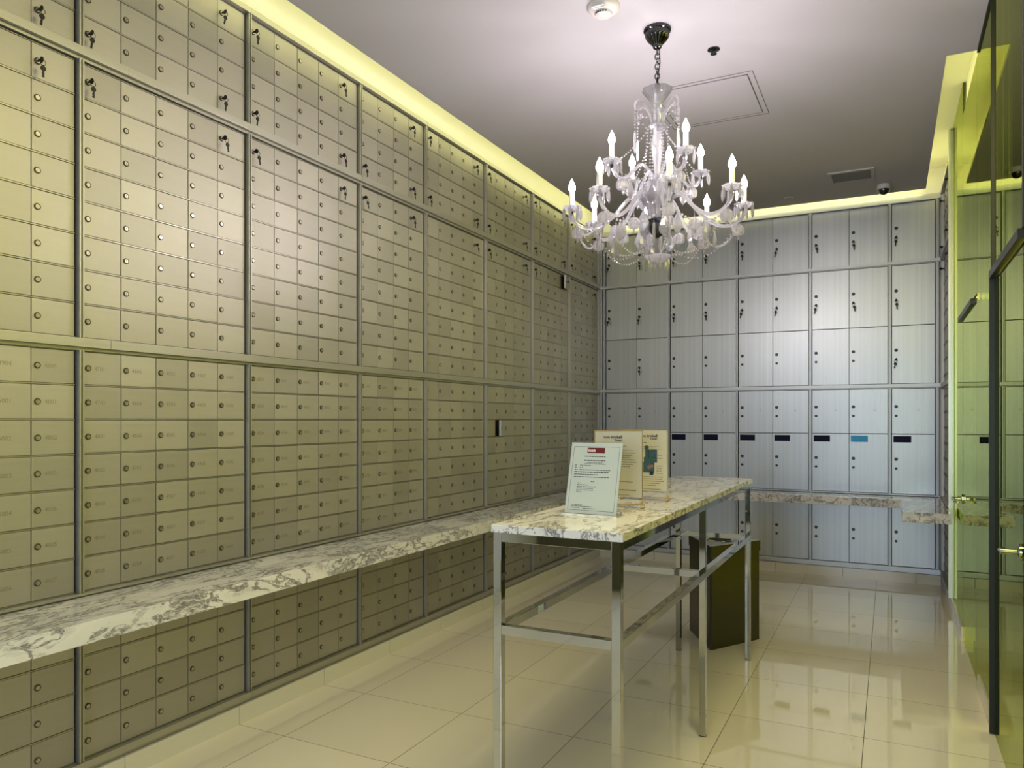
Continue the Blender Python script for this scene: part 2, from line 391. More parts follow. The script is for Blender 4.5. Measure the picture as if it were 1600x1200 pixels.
lathe(bm, [(0.0115, -0.0016), (0.0115, 0.0016)], 12, c=(0, -0.026, 0), axis='x')
tube(bm, [(0.011*math.sin(2*PI*k/12), -0.034, -0.012+0.011*math.cos(2*PI*k/12)) for k in range(13)], 0.0012, 5)
lathe(bm, [(0.0105, 0.0), (0.0105, 0.003)], 12, c=(0.001, -0.033, -0.034), axis='-y')
box(bm, -0.0025, 0.0045, -0.036, -0.0335, -0.068, -0.040)
box(bm, -0.0045, -0.0025, -0.036, -0.0335, -0.066, -0.062); box(bm, -0.0040, -0.0025, -0.036, -0.0335, -0.056, -0.051)
ME_KEY = mk(bm, 'key', M['key'])
ORD = ['zero', 'first', 'second', 'third', 'fourth', 'fifth', 'sixth', 'seventh', 'eighth']
_dm = {}
def small_door(wd):
    k = round(wd, 4)
    if k not in _dm: _dm[k] = door_mesh('door', wd-0.003, TH-0.0085, M['door'])
    return _dm[k]

def small_unit(u0, u1, place, zb, tiers, ncol, label, group, keys=(), numbers=None, ajar=None):
    """bank of small doors; place(u) -> (x, y, rz); tiers counted from the top"""
    W = u1-u0-0.032; H = tiers*TH; x, y, rz = place(u0+0.016)
    root = thing('mailbox_unit', label, 'mailboxes', (x, y, zb), rz, group)
    bm = bmesh.new(); box(bm, -0.0058, W+0.0058, -0.006, -0.0015, 0, H)
    part('back_panel', bm, M['inner'], root)
    bm = bmesh.new()
    for t in range(tiers+1):
        z = t*TH; box(bm, 0.0, W, -0.0265, -0.0062, max(z-0.0027, 0), min(z+0.0027, H))
    part('ledge_frame', bm, M['ledge'], root, bev=0.0006)
    cw = W/ncol; dm = small_door(cw)
    for t in range(tiers):
        zc = H-(t+0.5)*TH
        for c in range(ncol):
            d = link(dm, 'door', root, (c*cw+0.0015+random.uniform(-.0004, .0004), -0.0065+random.uniform(-.0012, .0003), zc))
            if ajar == (t, c):
                d.location.x = (c+1)*cw-0.0015; d.location.y = -0.0065
                mo = link(dm.copy(), 'door', root); bpy.data.objects.remove(d)
                mo.data.transform(Matrix.Translation((-(cw-0.003), 0, 0)))
                mo.location = ((c+1)*cw-0.0015, -0.0065, zc); mo.rotation_euler = (0, 0, math.radians(17)); d = mo
                off = -(cw-0.003)
            else: off = 0
            link(ME_LOCK, 'lock', d, (off+0.021, -0.018, 0))
            if (t, c) in keys:
                link(ME_KEY, 'key', d, (off+0.021, -0.018, 0), (0, random.uniform(-.25, .25), 0))
            if numbers and numbers.get((t, c)):
                text(numbers[(t, c)], 0.024, M['stamp'], d, (off+0.048, -0.0182, -0.008), (PI/2, 0, 0), 'stamped_number', 0.0001)
    return root

POSTS_L = [0.985, 1.850, 2.719, 3.596, 4.312, 5.169, 6.038, 6.894, 7.741]
NCOL_L = [5, 5, 5, 4, 5, 5, 5, 5]
SECT = [('top row', 2.982, 4), ('upper middle row', 1.826, 8), ('lower middle row', 0.8135, 7), ('bottom row', 0.1420, 4)]
placeL = lambda u: (WX, u, PI/2)
nums = {0: [['4706', '4806', '4906'], ['4707', '4801', '5001'], ['4708', '4802', '5002'], ['4709', '4803', '5003'], ['4710', '4806', '5004'], ['4711', '4805', '5005'], ['4712', '4807', '5006']]}
col1 = [['4701', '4606', '4503', '4402', '4302'], ['4703', '4603', '4504', '4403', '4303'], ['4801', '4605', '4505', '4404', '4304'],
        ['4802', '4701', '4506', '4405', '4305'], ['4803', '4702', '4507', '4406', '4306'], ['4804', '4703', '4602', '4501', '4402'], ['4805', '4704', '4601', '4502', '4401']]
for ci in range(8):
    for si, (sn, zb, tiers) in enumerate(SECT):
        n = NCOL_L[ci]; keys = set()
        if si == 0: keys = {(0, 0), (0, n-1), (3, 0), (3, n-1)}
        if si == 1: keys = {(0, 0), (0, n-1)}
        if ci == 3 and si == 0: keys.discard((0, 0))
        if ci == 4 and si == 1: keys.discard((0, 0))
        if ci == 7 and si == 1: keys.discard((0, 0))
        num = None
        if si == 2 and ci < 4:
            num = {}
            for t in range(7):
                for c in range(n):
                    if ci == 0:
                        if c < 3: continue
                        num[(t, c)] = (['4904', '5001', '5002', '5003', '5004', '5005', '5006'] if c == 3 else ['4805', '4801', '4802', '4803', '4806', '4805', '4807'])[t]
                    elif ci == 1: num[(t, c)] = col1[t][c]
                    elif ci == 2: num[(t, c)] = str([4207, 4107, 4007, 3907, 3807][c] - 6 + t + (1 if t else 0))
                    else: num[(t, c)] = str([3702, 3602, 3502, 3402][c] + t)
        ajar = (2, 1) if (si, ci) == (2, 5) else ((0, 4) if (si, ci) == (1, 6) else None)
        ordn = ['partly cut off column', 'second column', 'third column', 'narrower fourth column', 'fifth column', 'sixth column', 'seventh column', 'corner column'][ci]
        lab = f'mailbox bank, {sn} of the long left wall, {ordn} from the front'
        if ci == 0: lab = f'small-door mailbox bank, {sn} of the long left wall, cut by photo edge'
        if ci == 7: lab = f'small-door mailbox bank, {sn} of the long left wall, beside far corner'
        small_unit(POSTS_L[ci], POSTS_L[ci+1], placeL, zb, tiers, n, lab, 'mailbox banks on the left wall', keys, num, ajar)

# rails and posts of the left wall (fixed trim)
tn = [10]
def trim(bm, m=None, bev=0.0008):
    o = part('trim_%d' % tn[0], bm, m or M['rail'], bev=bev); tn[0] += 1; o['kind'] = 'structure'; return o
def rail_band(axis, a0, a1, z0, z1, face_frac=0.72, sgn=1, base=0.0, cuts=()):
    """proud rail with a recessed shadow lip below"""
    bm = bmesh.new(); zf = z1-(z1-z0)*face_frac
    def bx(p, q, r0, r1, za, zb):
        if axis == 'L': box(bm, WX+r0, WX+r1, p, q, za, zb)
        elif axis == 'B': box(bm, p, q, WY-r1, WY-r0, za, zb)
        else: box(bm, 0.463-r1, 0.463-r0, p, q, za, zb)
    ed = [a0]+list(cuts)+[a1]
    for p, q in zip(ed, ed[1:]): bx(p+0.0008, q-0.0008, 0, 0.053, zf, z1)
    bx(a0, a1, 0, 0.034, z0, zf-0.0005)
    return trim(bm, M['rail2'] if axis == 'B' else None)
def post(axis, u, z0, z1):
    bm = bmesh.new(); wd = 0.024 if axis == 'B' else 0.020
    for s in (-1, 1):
        p, q = sorted((u+s*0.003, u+s*wd/2))
        if axis == 'L': box(bm, WX, WX+PROUD, p, q, z0, z1)
        elif axis == 'B': box(bm, p, q, WY-PROUD, WY, z0, z1)
        else: box(bm, 0.463-PROUD, 0.463, p, q, z0, z1)
    p, q = u-0.003, u+0.003; mm = M['rail2'] if axis == 'B' else None
    if axis == 'L': box(bm, WX, WX+PROUD-0.012, p, q, z0, z1)
    elif axis == 'B': box(bm, p, q, WY-PROUD+0.012, WY, z0, z1)
    else: box(bm, 0.463-PROUD+0.012, 0.463, p, q, z0, z1)
    return trim(bm, mm)
rail_band('L', 0.97, 7.74, 3.534, 3.562, 1.0-1e-3, cuts=(2.72, 4.31, 6.04))
rail_band('L', 0.97, 7.74, 2.9325, 2.9805, 0.72, cuts=(2.05, 3.60, 5.17))
rail_band('L', 0.97, 7.74, 1.7765, 1.8245, 0.74, cuts=(1.97, 4.45, 6.04))
rail_band('L', 0.97, 7.74, 0.6935, 0.712, 0.9, cuts=(2.72, 5.17))
rail_band('L', 0.97, 7.74, 0.802, 0.8120, 0.9, cuts=(2.72, 5.17))
rail_band('L', 0.97, 7.74, 0.091, 0.1405, 0.55, cuts=(2.72, 5.17))
for y in POSTS_L:
    for z0, z1 in ((2.981, 3.5335), (1.825, 2.932), (0.8125, 1.776), (0.141, 0.693)):
        post('L', y, z0, z1)

# ------------------------------------------------------------------ far wall parcel lockers
bm = bmesh.new(); lathe(bm, [(0.0155, 0), (0.0155, 0.004), (0.012, 0.006), (0.0095, 0.006), (0.009, 0.004)], 16, axis='-y')
ME_BLOCK = mk(bm, 'lock', M['lockcore'], True)
POSTS_B = [-2.800, -2.083, -1.383, -0.688, 0.002, 0.385]
NB = [2, 2, 2, 2, 1]
# (label, bottom, list of door heights from the top)
SECT_B = [('top row', 2.969, [0.535]), ('upper middle row', 1.834, [0.560, 0.539]), ('lower middle row', 0.8135, [0.423, 0.555]), ('bottom row', 0.1420, [0.548])]
nb_words = ['at its left corner', 'second from left corner', 'third from left corner', 'fourth from left corner', 'single-door column at right corner']
_bd = {}
def big_door(wd, ht):
    k = (round(wd, 4), round(ht, 4))
    if k not in _bd: _bd[k] = door_mesh('door', wd-0.004, ht-0.006, M['bigdoor'], 0.02)
    return _bd[k]
for ci in range(5):
    for si, (sn, zb, hs) in enumerate(SECT_B):
        u0, u1 = POSTS_B[ci]+0.016, POSTS_B[ci+1]-0.016; W = u1-u0; H = sum(hs); n = NB[ci]
        root = thing('parcel_locker_unit', f'large-door locker bank, {sn} of the far wall, {nb_words[ci]}', 'lockers', (u0, WY, zb), 0, 'parcel lockers on the far wall')
        bm = bmesh.new(); box(bm, -0.0038, W+0.0038, -0.006, -0.0015, 0, H); part('back_panel', bm, M['inner'], root)
        ztop = H
        for r, hh in enumerate(hs):
            zc = ztop-hh/2; ztop -= hh
            for c in range(n):
                cw = W/n
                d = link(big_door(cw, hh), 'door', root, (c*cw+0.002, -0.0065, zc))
                lx = 0.034
                link(ME_BLOCK, 'lock', d, (lx, -0.020, 0.043))
                link(ME_BLOCK, 'lock', d, (lx, -0.020, -0.043)).scale = (0.8, 1, 0.8)
                if si == 0 or (si == 1 and r == 0) or (si == 1 and r == 1 and (ci == 4 or (ci == 0 and c == 1))):
                    link(ME_KEY, 'key', d, (lx, -0.022, -0.043), (0, random.uniform(-.2, .2), 0)).scale = (1.25, 1, 1.25)
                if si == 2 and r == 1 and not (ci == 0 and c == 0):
                    bright = (ci == 3 and c == 1)  # the one sticker whose reflection is painted in
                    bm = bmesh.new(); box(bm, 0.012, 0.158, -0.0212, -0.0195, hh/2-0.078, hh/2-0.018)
                    s = part('sticker', bm, M['navy_reflect'] if bright else M['navy'], d)
                    if bright: s['label'] = 'dark sticker with a painted bright blue reflection'
                if si == 2 and r == 0:
                    text(str(3+ci*2+c), 0.03, M['stamp'], d, (0.20, -0.0202, 0.0), (PI/2, 0, 0), 'stamped_number', 0.0001)
rail_band('B', -2.852, 0.415, 3.506, 3.558, 0.98)
rail_band('B', -2.852, 0.415, 2.9345, 2.9675, 0.80)
rail_band('B', -2.852, 0.415, 1.793, 1.8325, 0.80)
rail_band('B', -2.852, 0.415, 0.6935, 0.712, 0.9)
rail_band('B', -2.852, 0.415, 0.802, 0.812, 0.9)
rail_band('B', -2.852, 0.415, 0.091, 0.1405, 0.8)
for x in POSTS_B + [-2.835]:
    for z0, z1 in ((2.968, 3.5055), (1.833, 2.934), (0.8125, 1.7925), (0.141, 0.693)):
        post('B', x, z0, z1)

# ------------------------------------------------------------------ right return: one column of mailboxes facing left
placeR = lambda u: (0.463, WY-PROUD-u, -PI/2)
for si, (sn, zb, tiers) in enumerate(SECT):
    keys = {(0, 0), (3, 4), (0, 4), (3, 0)} if si == 0 else ({(0, 0), (0, 4)} if si == 1 else set())
    small_unit(0.02, 0.90, placeR, zb, tiers, 5, f'small-door mailbox bank, {sn}, on short right wall beside the glass', 'mailbox banks on the short right wall', keys)
for z0, z1, f in ((3.534, 3.562, .99), (2.9325, 2.9805, .72), (1.7765, 1.8245, .74), (0.6935, 0.712, .9), (0.802, 0.812, .9), (0.091, 0.1405, .55)):
    rail_band('R', 6.85, 7.735, z0, z1, f)
for z0, z1 in ((2.981, 3.5335), (1.825, 2.932), (0.8125, 1.776), (0.141, 0.693)):
    post('R', 7.722, z0, z1); post('R', 6.842, z0, z1)

# ------------------------------------------------------------------ marble counters
CT, CZ = 0.798, 0.721
bm = bmesh.new()
box(bm, WX+0.0535, -2.482, 0.2, WY-0.054, CZ, CT)
o = part('marble_counter', bm, M['marble'], bev=0.002)
tag(o, 'long veined marble wall counter under the left mailboxes', 'counter')
bm = bmesh.new(); box(bm, -2.480, 0.4085, 7.400, WY-0.054, CZ, CT)
o = part('marble_counter', bm, M['marble'], bev=0.002)
tag(o, 'veined marble counter running along the far lockers', 'counter')
bm = bmesh.new(); box(bm, 0.085, 0.4085, 6.395, 7.398, CZ, CT)
o = part('marble_counter', bm, M['marble'], bev=0.002)
tag(o, 'short marble shelf jutting forward in front of the glass at the right', 'counter')

# ------------------------------------------------------------------ the standing table
TX0, TX1, TY0, TY1, TT, TB = -1.247, -0.765, 2.290, 4.835, 1.133, 1.105
T = thing('marble_table', 'tall narrow marble-topped table on square chrome legs', 'table', ((TX0+TX1)/2, (TY0+TY1)/2, 0))
ox, oy = (TX0+TX1)/2, (TY0+TY1)/2
bm = bmesh.new(); box(bm, TX0-ox, TX1-ox, TY0-oy, TY1-oy, TB, TT)
part('tabletop', bm, M['marble2'], T, bev=0.002)
LX = (-1.226-ox, -0.790-ox); LY = (2.312-oy, 3.555-oy, 4.808-oy); hw = 0.0155
RZ = (0.750, 0.782)
for x in LX:
    for y in LY:
        bm = bmesh.new(); box(bm, x-hw, x+hw, y-hw, y+hw, 0.004, TB-0.0002); lg = part('leg', bm, M['chrome'], T, bev=0.0015)
        bm = bmesh.new(); box(bm, x-hw, x+hw, y-hw, y+hw, 0, 0.0038); part('foot_pad', bm, M['seal'], lg)
for x in LX:
    for a, b in zip(LY, LY[1:]):
        bm = bmesh.new(); box(bm, x-hw, x+hw, a+hw, b-hw, *RZ); part('rail', bm, M['chrome'], T, bev=0.0012)
        bm = bmesh.new(); box(bm, x-hw, x+hw, a+hw, b-hw, TB-0.031, TB-0.0003); part('apron', bm, M['chrome'], T, bev=0.0012)
for y in LY:
    bm = bmesh.new(); box(bm, LX[0]+hw, LX[1]-hw, y-hw, y+hw, *RZ); part('cross_rail', bm, M['chrome'], T, bev=0.0012)
    bm = bmesh.new(); box(bm, LX[0]+hw, LX[1]-hw, y-hw, y+hw, TB-0.031, TB-0.0003); part('apron', bm, M['chrome'], T, bev=0.0012)

# ------------------------------------------------------------------ notices on the table
def words(bm, x, z, length, h=0.0022, wmin=0.004, wmax=0.013, y=-0.0004):
    e = x+length
    while x < e-0.003:
        l = min(random.uniform(wmin, wmax), e-x); box(bm, x, x+l, y-0.0002, y, z, z+h); x += l+0.0022
S1 = thing('sign_holder', 'white notice with red logo in slanted clear stand, nearest on table', 'sign', (-1.134, 2.672, TT), math.radians(-4), 'notices on the table')
tilt = math.radians(-14.5)
def slanted(nm, bm, m, par, y=0, bev=0): return part(nm, bm, m, par, bev=bev, rot=(tilt, 0, 0), loc=(0, y, 0.004))
bm = bmesh.new(); box(bm, 0, 0.220, 0, 0.0025, 0, 0.288)
stand = slanted('acrylic_stand', bm, M['acrylic'], S1, 0.006)
bm = bmesh.new(); box(bm, -0.006, 0.226, -0.006, 0.085, 0, 0.0035); part('acrylic_base', bm, M['acrylic'], S1, bev=0.0008)
bm = bmesh.new(); box(bm, -0.006, 0.226, -0.0085, -0.0062, 0, 0.0055); part('acrylic_lip', bm, M['white'], S1)
bm = bmesh.new(); box(bm, 0.002, 0.218, -0.0006, 0, 0.002, 0.2815)
pp = slanted('notice_sheet', bm, M['paper'], S1, 0.0055)
bm = bmesh.new()
for a in ((0.013, 0.207, 0.014, 0.0152), (0.013, 0.207, 0.2650, 0.2662)): box(bm, a[0], a[1], -0.0009, -0.0007, a[2], a[3])
for a in ((0.013, 0.0142), (0.2058, 0.207)): box(bm, a[0], a[1], -0.0009, -0.0007, 0.014, 0.2662)
part('border', bm, M['inkblue'], pp)
bm = bmesh.new(); box(bm, 0.072, 0.146, -0.0010, -0.0007, 0.240, 0.262); rd = part('logo_block', bm, M['red'], pp)
text('icon', 0.019, M['white'], pp, (0.0745, -0.0012, 0.2455), (PI/2, 0, 0), 'lettering', 0.0002)
bm = bmesh.new()
words(bm, 0.062, 0.2255, 0.090, 0.003, y=-0.0008); words(bm, 0.062, 0.2095, 0.090, 0.0035, y=-0.0008)
words(bm, 0.075, 0.202, 0.065, 0.0018, y=-0.0008); words(bm, 0.065, 0.197, 0.09, 0.0018, y=-0.0008)
words(bm, 0.025, 0.190, 0.008, 0.0025, y=-0.0008); words(bm, 0.046, 0.190, 0.05, 0.002, y=-0.0008)
words(bm, 0.025, 0.181, 0.008, 0.0025, y=-0.0008); words(bm, 0.046, 0.181, 0.015, 0.002, y=-0.0008)
words(bm, 0.025, 0.172, 0.013, 0.0025, y=-0.0008); words(bm, 0.046, 0.172, 0.13, 0.0024, y=-0.0008)
for k, (l, h) in enumerate(((0.145, .0032), (0.10, .0026), (0.148, .0024))): words(bm, 0.025, 0.163-0.0095*k, l, h, y=-0.0008)
words(bm, 0.10, 0.126, 0.014, 0.0025, y=-0.0008)
for k, l in enumerate((0.022, 0.045, 0.086, 0.07, 0.072, 0.022)): words(bm, 0.042, 0.120-0.0068*k, l, 0.002, y=-0.0008)
for k, l in enumerate((0.05, 0.09, 0.035)): words(bm, 0.027, 0.034-0.0055*k, l, 0.002, y=-0.0008)
words(bm, 0.078, 0.021, 0.055, 0.002, y=-0.0008)
o = part('printed_lines', bm, M['ink'], pp)

def wire_sign(x0, y0, wd, ht, label, lines, logo_x, picture=False):
    """cream sheet in a brass wire frame on two little triangular feet"""
    R = thing('sign_holder', label, 'sign', (x0, y0, TT), math.radians(-3), 'notices on the table')
    bm = bmesh.new(); r = 0.0022
    for (a, b) in (((0, 0, 0.012), (0, 0, ht)), ((wd, 0, 0.012), (wd, 0, ht)), ((0, 0, ht), (wd, 0, ht)), ((0, 0, 0.014), (wd, 0, 0.014))): tube(bm, [a, b], r, 6)
    part('brass_frame', bm, M['gold'], R)
    for x in (0, wd):
        bm = bmesh.new(); pts = [(x, -0.024, 0.0018), (x, 0, 0.038), (x, 0.024, 0.0018), (x, -0.024, 0.0018)]
        for a, b in zip(pts, pts[1:]): tube(bm, [a, b], 0.0018, 6)
        part('foot', bm, M['gold'], R)
    bm = bmesh.new(); box(bm, 0.003, wd-0.003, -0.0008, 0.0008, 0.045, ht-0.003); pg = part('notice_sheet', bm, M['paper2'], R)
    text('icon', 0.0165, M['red'], pg, (logo_x-0.032, -0.0011, ht-0.033), (PI/2, 0, 0), 'lettering', 0.0002)
    text('brickell', 0.0175, M['ink'], pg, (logo_x, -0.0011, ht-0.033), (PI/2, 0, 0), 'lettering', 0.0004)
    text('Tower', 0.0125, M['ink'], pg, (logo_x+0.016, -0.0011, ht-0.045), (PI/2, 0, 0), 'lettering', 0.0002)
    bm = bmesh.new()
    for (x, z, l, h) in lines: words(bm, x, ht-z, l, h, y=-0.0009)
    part('printed_lines', bm, M['ink'], pg)
    return R, pg
L2 = [(0.075, 0.063, 0.07, .002), (0.075, 0.069, 0.07, .0025)] + [(0.02, 0.085+0.0095*k, l, .0022) for k, l in enumerate((.16, .165, .15, .14, .162, .168, .155, .14))] \
    + [(0.02, 0.172, 0.09, .002), (0.02, 0.192, 0.10, .002), (0.02, 0.215, 0.155, .0022), (0.02, 0.250, 0.17, .0032), (0.02, 0.27, 0.14, .0018), (0.02, 0.283, 0.16, .0018)]
wire_sign(-1.125, 2.990, 0.216, 0.322, 'cream notice in brass wire frame, behind the white notice', L2, 0.075)
L3 = [(0.02, 0.06, 0.10, .0025), (0.02, 0.078, 0.16, .002), (0.02, 0.088, 0.17, .002), (0.02, 0.097, 0.15, .002)] + [(0.15, 0.115, 0.04, .002), (0.15, 0.13, 0.045, .002)] + \
    [(0.02, 0.215+0.0095*k, l, .0022) for k, l in enumerate((.18, .17, .18, .16, .14))] + [(0.02, 0.27, 0.17, .002), (0.02, 0.281, 0.17, .002), (0.02, 0.29, 0.04, .002)] + [(0.165, 0.165+0.011*k, 0.028, .002) for k in range(4)]
R3, p3 = wire_sign(-1.104, 3.297, 0.216, 0.322, 'cream notice with teal picture in brass wire frame, farthest on table', L3, 0.118)
bm = bmesh.new()    # plain teal motif printed on the sheet: stacked blocks
y = -0.0009
for a in ((0.125, 0.168, 0.206, 0.242), (0.105, 0.168, 0.184, 0.208), (0.096, 0.155, 0.138, 0.186), (0.112, 0.130, 0.208, 0.240), (0.132, 0.150, 0.126, 0.140)):
    box(bm, a[0], a[1], y-0.0002, y, a[2]-0.01, a[3]-0.01)
lathe(bm, [(0.011, 0.0008), (0.011, 0.0011)], 12, c=(0.118, 0, 0.240), axis='-y')
lathe(bm, [(0.010, 0.0008), (0.010, 0.0011)], 12, c=(0.142, 0, 0.126), axis='-y')
part('picture', bm, M['teal'], p3)
bm = bmesh.new(); lathe(bm, [(0.009, 0.0011), (0.009, 0.0013)], 12, c=(0.130, 0, 0.152), axis='-y'); lathe(bm, [(0.008, 0.0011), (0.008, 0.0013)], 12, c=(0.142, 0, 0.157), axis='-y')
part('picture_accent', bm, M['pink'], p3)

# ------------------------------------------------------------------ triangular waste bin
F, L_, R_ = Vector((-1.037, 4.880)), Vector((-1.283, 5.313)), Vector((-0.785, 5.302))
cen = (F+L_+R_)/3
B = thing('waste_bin', 'dark brown triangular waste bin with round top opening behind the table', 'bin', (cen.x, cen.y, 0))
def tri(bm, s, z0, z1, ch=0.035, hole=None):
    pts = []
    P = [F-cen, R_-cen, L_-cen]
    for i in range(3):
        p = P[i]*s; a = (P[i-1]*s-p).normalized(); b = (P[(i+1) % 3]*s-p).normalized()
        pts += [p+a*ch, p+b*ch] if ch else [p]
    r0 = ring(bm, [(p.x, p.y, z0) for p in pts]); r1 = ring(bm, [(p.x, p.y, z1) for p in pts])
    skin(bm, [r0, r1], True, hole is None)
    return r1
bm = bmesh.new(); tri(bm, 0.985, 0.0, 0.605, 0.012); part('body', bm, M['bin'], B, bev=0.0015)
bm = bmesh.new(); tri(bm, 1.01, 0.606, 0.676, 0.010); part('lid', bm, M['bin'], B, bev=0.0012)
bm = bmesh.new(); tri(bm, 1.0, 0.6762, 0.678, 0.010); part('lid_top', bm, M['bintop'], B)
bm = bmesh.new(); lathe(bm, [(0.078, 0.0), (0.078, 0.0015)], 28, c=(0, 0, 0.6782)); hl = part('opening', bm, M['black'], B)
bm = bmesh.new()
rs = [ring(bm, [(r*math.cos(2*PI*i/28), r*math.sin(2*PI*i/28), z) for i in range(28)]) for r, z in ((0.078, 0.6785), (0.078, 0.684), (0.084, 0.6845), (0.087, 0.6785))]
skin(bm, rs, False, False); part('opening_ring', bm, M['chrome'], B, True)

# ------------------------------------------------------------------ glass partition
def pane(name, y0, y1, z0, z1):
    return struct(name, (GX, GX+0.012, y0+0.002, y1-0.002, z0, z1), M['glass'])
pane('window_1', 5.90, 6.82, 0.0005, RT-0.002)
pane('window_2', 4.26, 4.98, 0.0005, RT-0.002 if False else CH-0.002)
pane('window_3', 4.98, 5.90, 2.225, CH-0.002)
pane('window_4', 3.32, 4.20, 2.215, CH-0.002)
pane('window_5', 1.20, 3.32, 0.0005, CH-0.002)
pane('window_6', RY, 1.20, 0.0005, CH-0.002)
# the two glass doors
def lever(parent, y, z, s=1):
    bm = bmesh.new()
    for d in (-1, 1):
        x = -0.001 if d < 0 else 0.013
        lathe(bm, [(0.033, 0), (0.033, d*0.010), (0.016, d*0.013), (0.011, d*0.016), (0.011, d*0.048), (0.013, d*0.068)], 16, c=(x, y, z), axis='x')
        tube(bm, smooth_path([(x+d*0.052, y, z), (x+d*0.056, y+0.02*s, z-0.003), (x+d*0.058, y+0.10*s, z-0.010), (x+d*0.040, y+0.125*s, z-0.012)], 4), 0.008, 8)
    return part('handle', bm, M['chrome'], parent, True)
D1 = boxpart('door_1', (0, 0.012, -0.44, 0.42, 0.006, 2.165), M['glass']); D1.location = (GX, 3.77, 0); D1['kind'] = 'structure'
h1 = lever(D1, -0.40, 1.0)
bm = bmesh.new(); box(bm, -0.020, 0.020, 0.4205, 0.452, 0.004, 2.175); part('door_stile', bm, M['frame'], D1, bev=0.001)
D2 = boxpart('door_2', (0, 0.012, -0.44, 0.47, 0.006, 2.185), M['glass']); D2.location = (GX, 5.42, 0); D2['kind'] = 'structure'
h2 = lever(D2, 0.44, 0.965, -1)
bm = bmesh.new(); box(bm, GX-0.020, GX+0.020, 3.32, 4.225, 2.178, 2.214); o = trim(bm, M['frame'])
bm = bmesh.new(); box(bm, GX-0.016, GX+0.020, 5.17, 6.10, 2.190, 2.222); o = trim(bm, M['frame'])
bm = bmesh.new(); box(bm, GX-0.010, GX+0.014, 4.222, 4.246, 2.2145, CH-0.016); o = trim(bm, M['seal'])
bm = bmesh.new(); box(bm, GX-0.006, GX+0.014, 3.310, 3.326, 2.215, CH-0.016); o = trim(bm, M['seal'])
bm = bmesh.new(); box(bm, GX-0.008, GX+0.016, RY, CRY, CH-0.016, CH); o = trim(bm, M['seal'])
bm = bmesh.new(); box(bm, GX-0.012, GX+0.018, 6.822, 6.829, 0.0, RT); o = trim(bm, M['alu'])
bm = bmesh.new(); box(bm, GX-0.030, GX-0.0125, 6.800, 6.829, 0.09, RT); o = trim(bm, M['alu'])

# ------------------------------------------------------------------ ceiling fittings
sd = thing('smoke_detector', 'round white smoke detector on the ceiling near the chandelier', 'smoke detector', (-1.28, 3.53, CH))
bm = bmesh.new(); lathe(bm, [(0.082, 0), (0.082, -0.012), (0.072, -0.024), (0.050, -0.034), (0.046, -0.034)], 32); part('housing', bm, M['plastic'], sd, True)
bm = bmesh.new(); lathe(bm, [(0.045, -0.0342), (0.042, -0.046), (0.024, -0.052), (0, -0.052)], 28); part('sensor_cap', bm, M['plastic'], sd, True)
bm = bmesh.new()
for k in range(5):
    a = -PI/2-0.6+0.3*k; tube(bm, [(0.0435*math.cos(a+t), 0.0435*math.sin(a+t), -0.042) for t in (-.1, 0, .1)], 0.0035, 6)
part('sensor_slot', bm, M['black'], sd)
bm = bmesh.new(); box(bm, -0.034, 0.030, -0.079, -0.052, -0.0335, -0.0300); st = part('label_tape', bm, M['white'], sd, rot=(0, 0, 0))
text('1 TOWER', 0.014, M['ink'], sd, (-0.032, -0.0595, -0.0336), (PI, 0, 0), 'lettering', 0.0002)
sp = thing('ceiling_sprinkler', 'small black sprinkler head in the ceiling beside the chandelier', 'sprinkler', (-0.878, 4.217, CH))
bm = bmesh.new(); lathe(bm, [(0.034, 0), (0.034, -0.004), (0.022, -0.008), (0.0, -0.008)], 24); part('escutcheon', bm, M['dome'], sp, True)
bm = bmesh.new(); lathe(bm, [(0.008, -0.0082), (0.008, -0.022), (0.018, -0.024), (0.018, -0.028), (0, -0.028)], 16); part('deflector', bm, M['dome'], sp, True)
bm = bmesh.new(); lathe(bm, [(0.040, 0), (0.040, -0.004), (0.036, -0.006), (0.0, -0.007)], 28, c=(-0.84, 7.36, CH)); o = part('sprinkler_cover', bm, M['ceil'], smooth=True)
tag(o, 'flat ceiling-coloured concealed sprinkler cover near the far wall', 'sprinkler')
# access panel
bm = bmesh.new()
box(bm, -1.33, -0.765, 4.62, 5.22, CH-0.003, CH)
o = part('access_panel', bm, M['ceil'], bev=0.001); tag(o, 'square access panel set flush in the ceiling behind the chandelier', 'panel')
bm = bmesh.new()
for b in ((-1.372, -0.725, 4.575, 4.578), (-1.372, -0.725, 5.262, 5.265), (-1.372, -1.369, 4.578, 5.262), (-0.728, -0.725, 4.578, 5.262),
          (-1.335, -0.760, 4.612, 4.617), (-1.335, -0.760, 5.223, 5.228), (-1.3355, -1.3315, 4.617, 5.223), (-0.7635, -0.7595, 4.617, 5.223)): box(bm, *b, CH-0.0015, CH)
part('panel_gap', bm, M['inner'], o)
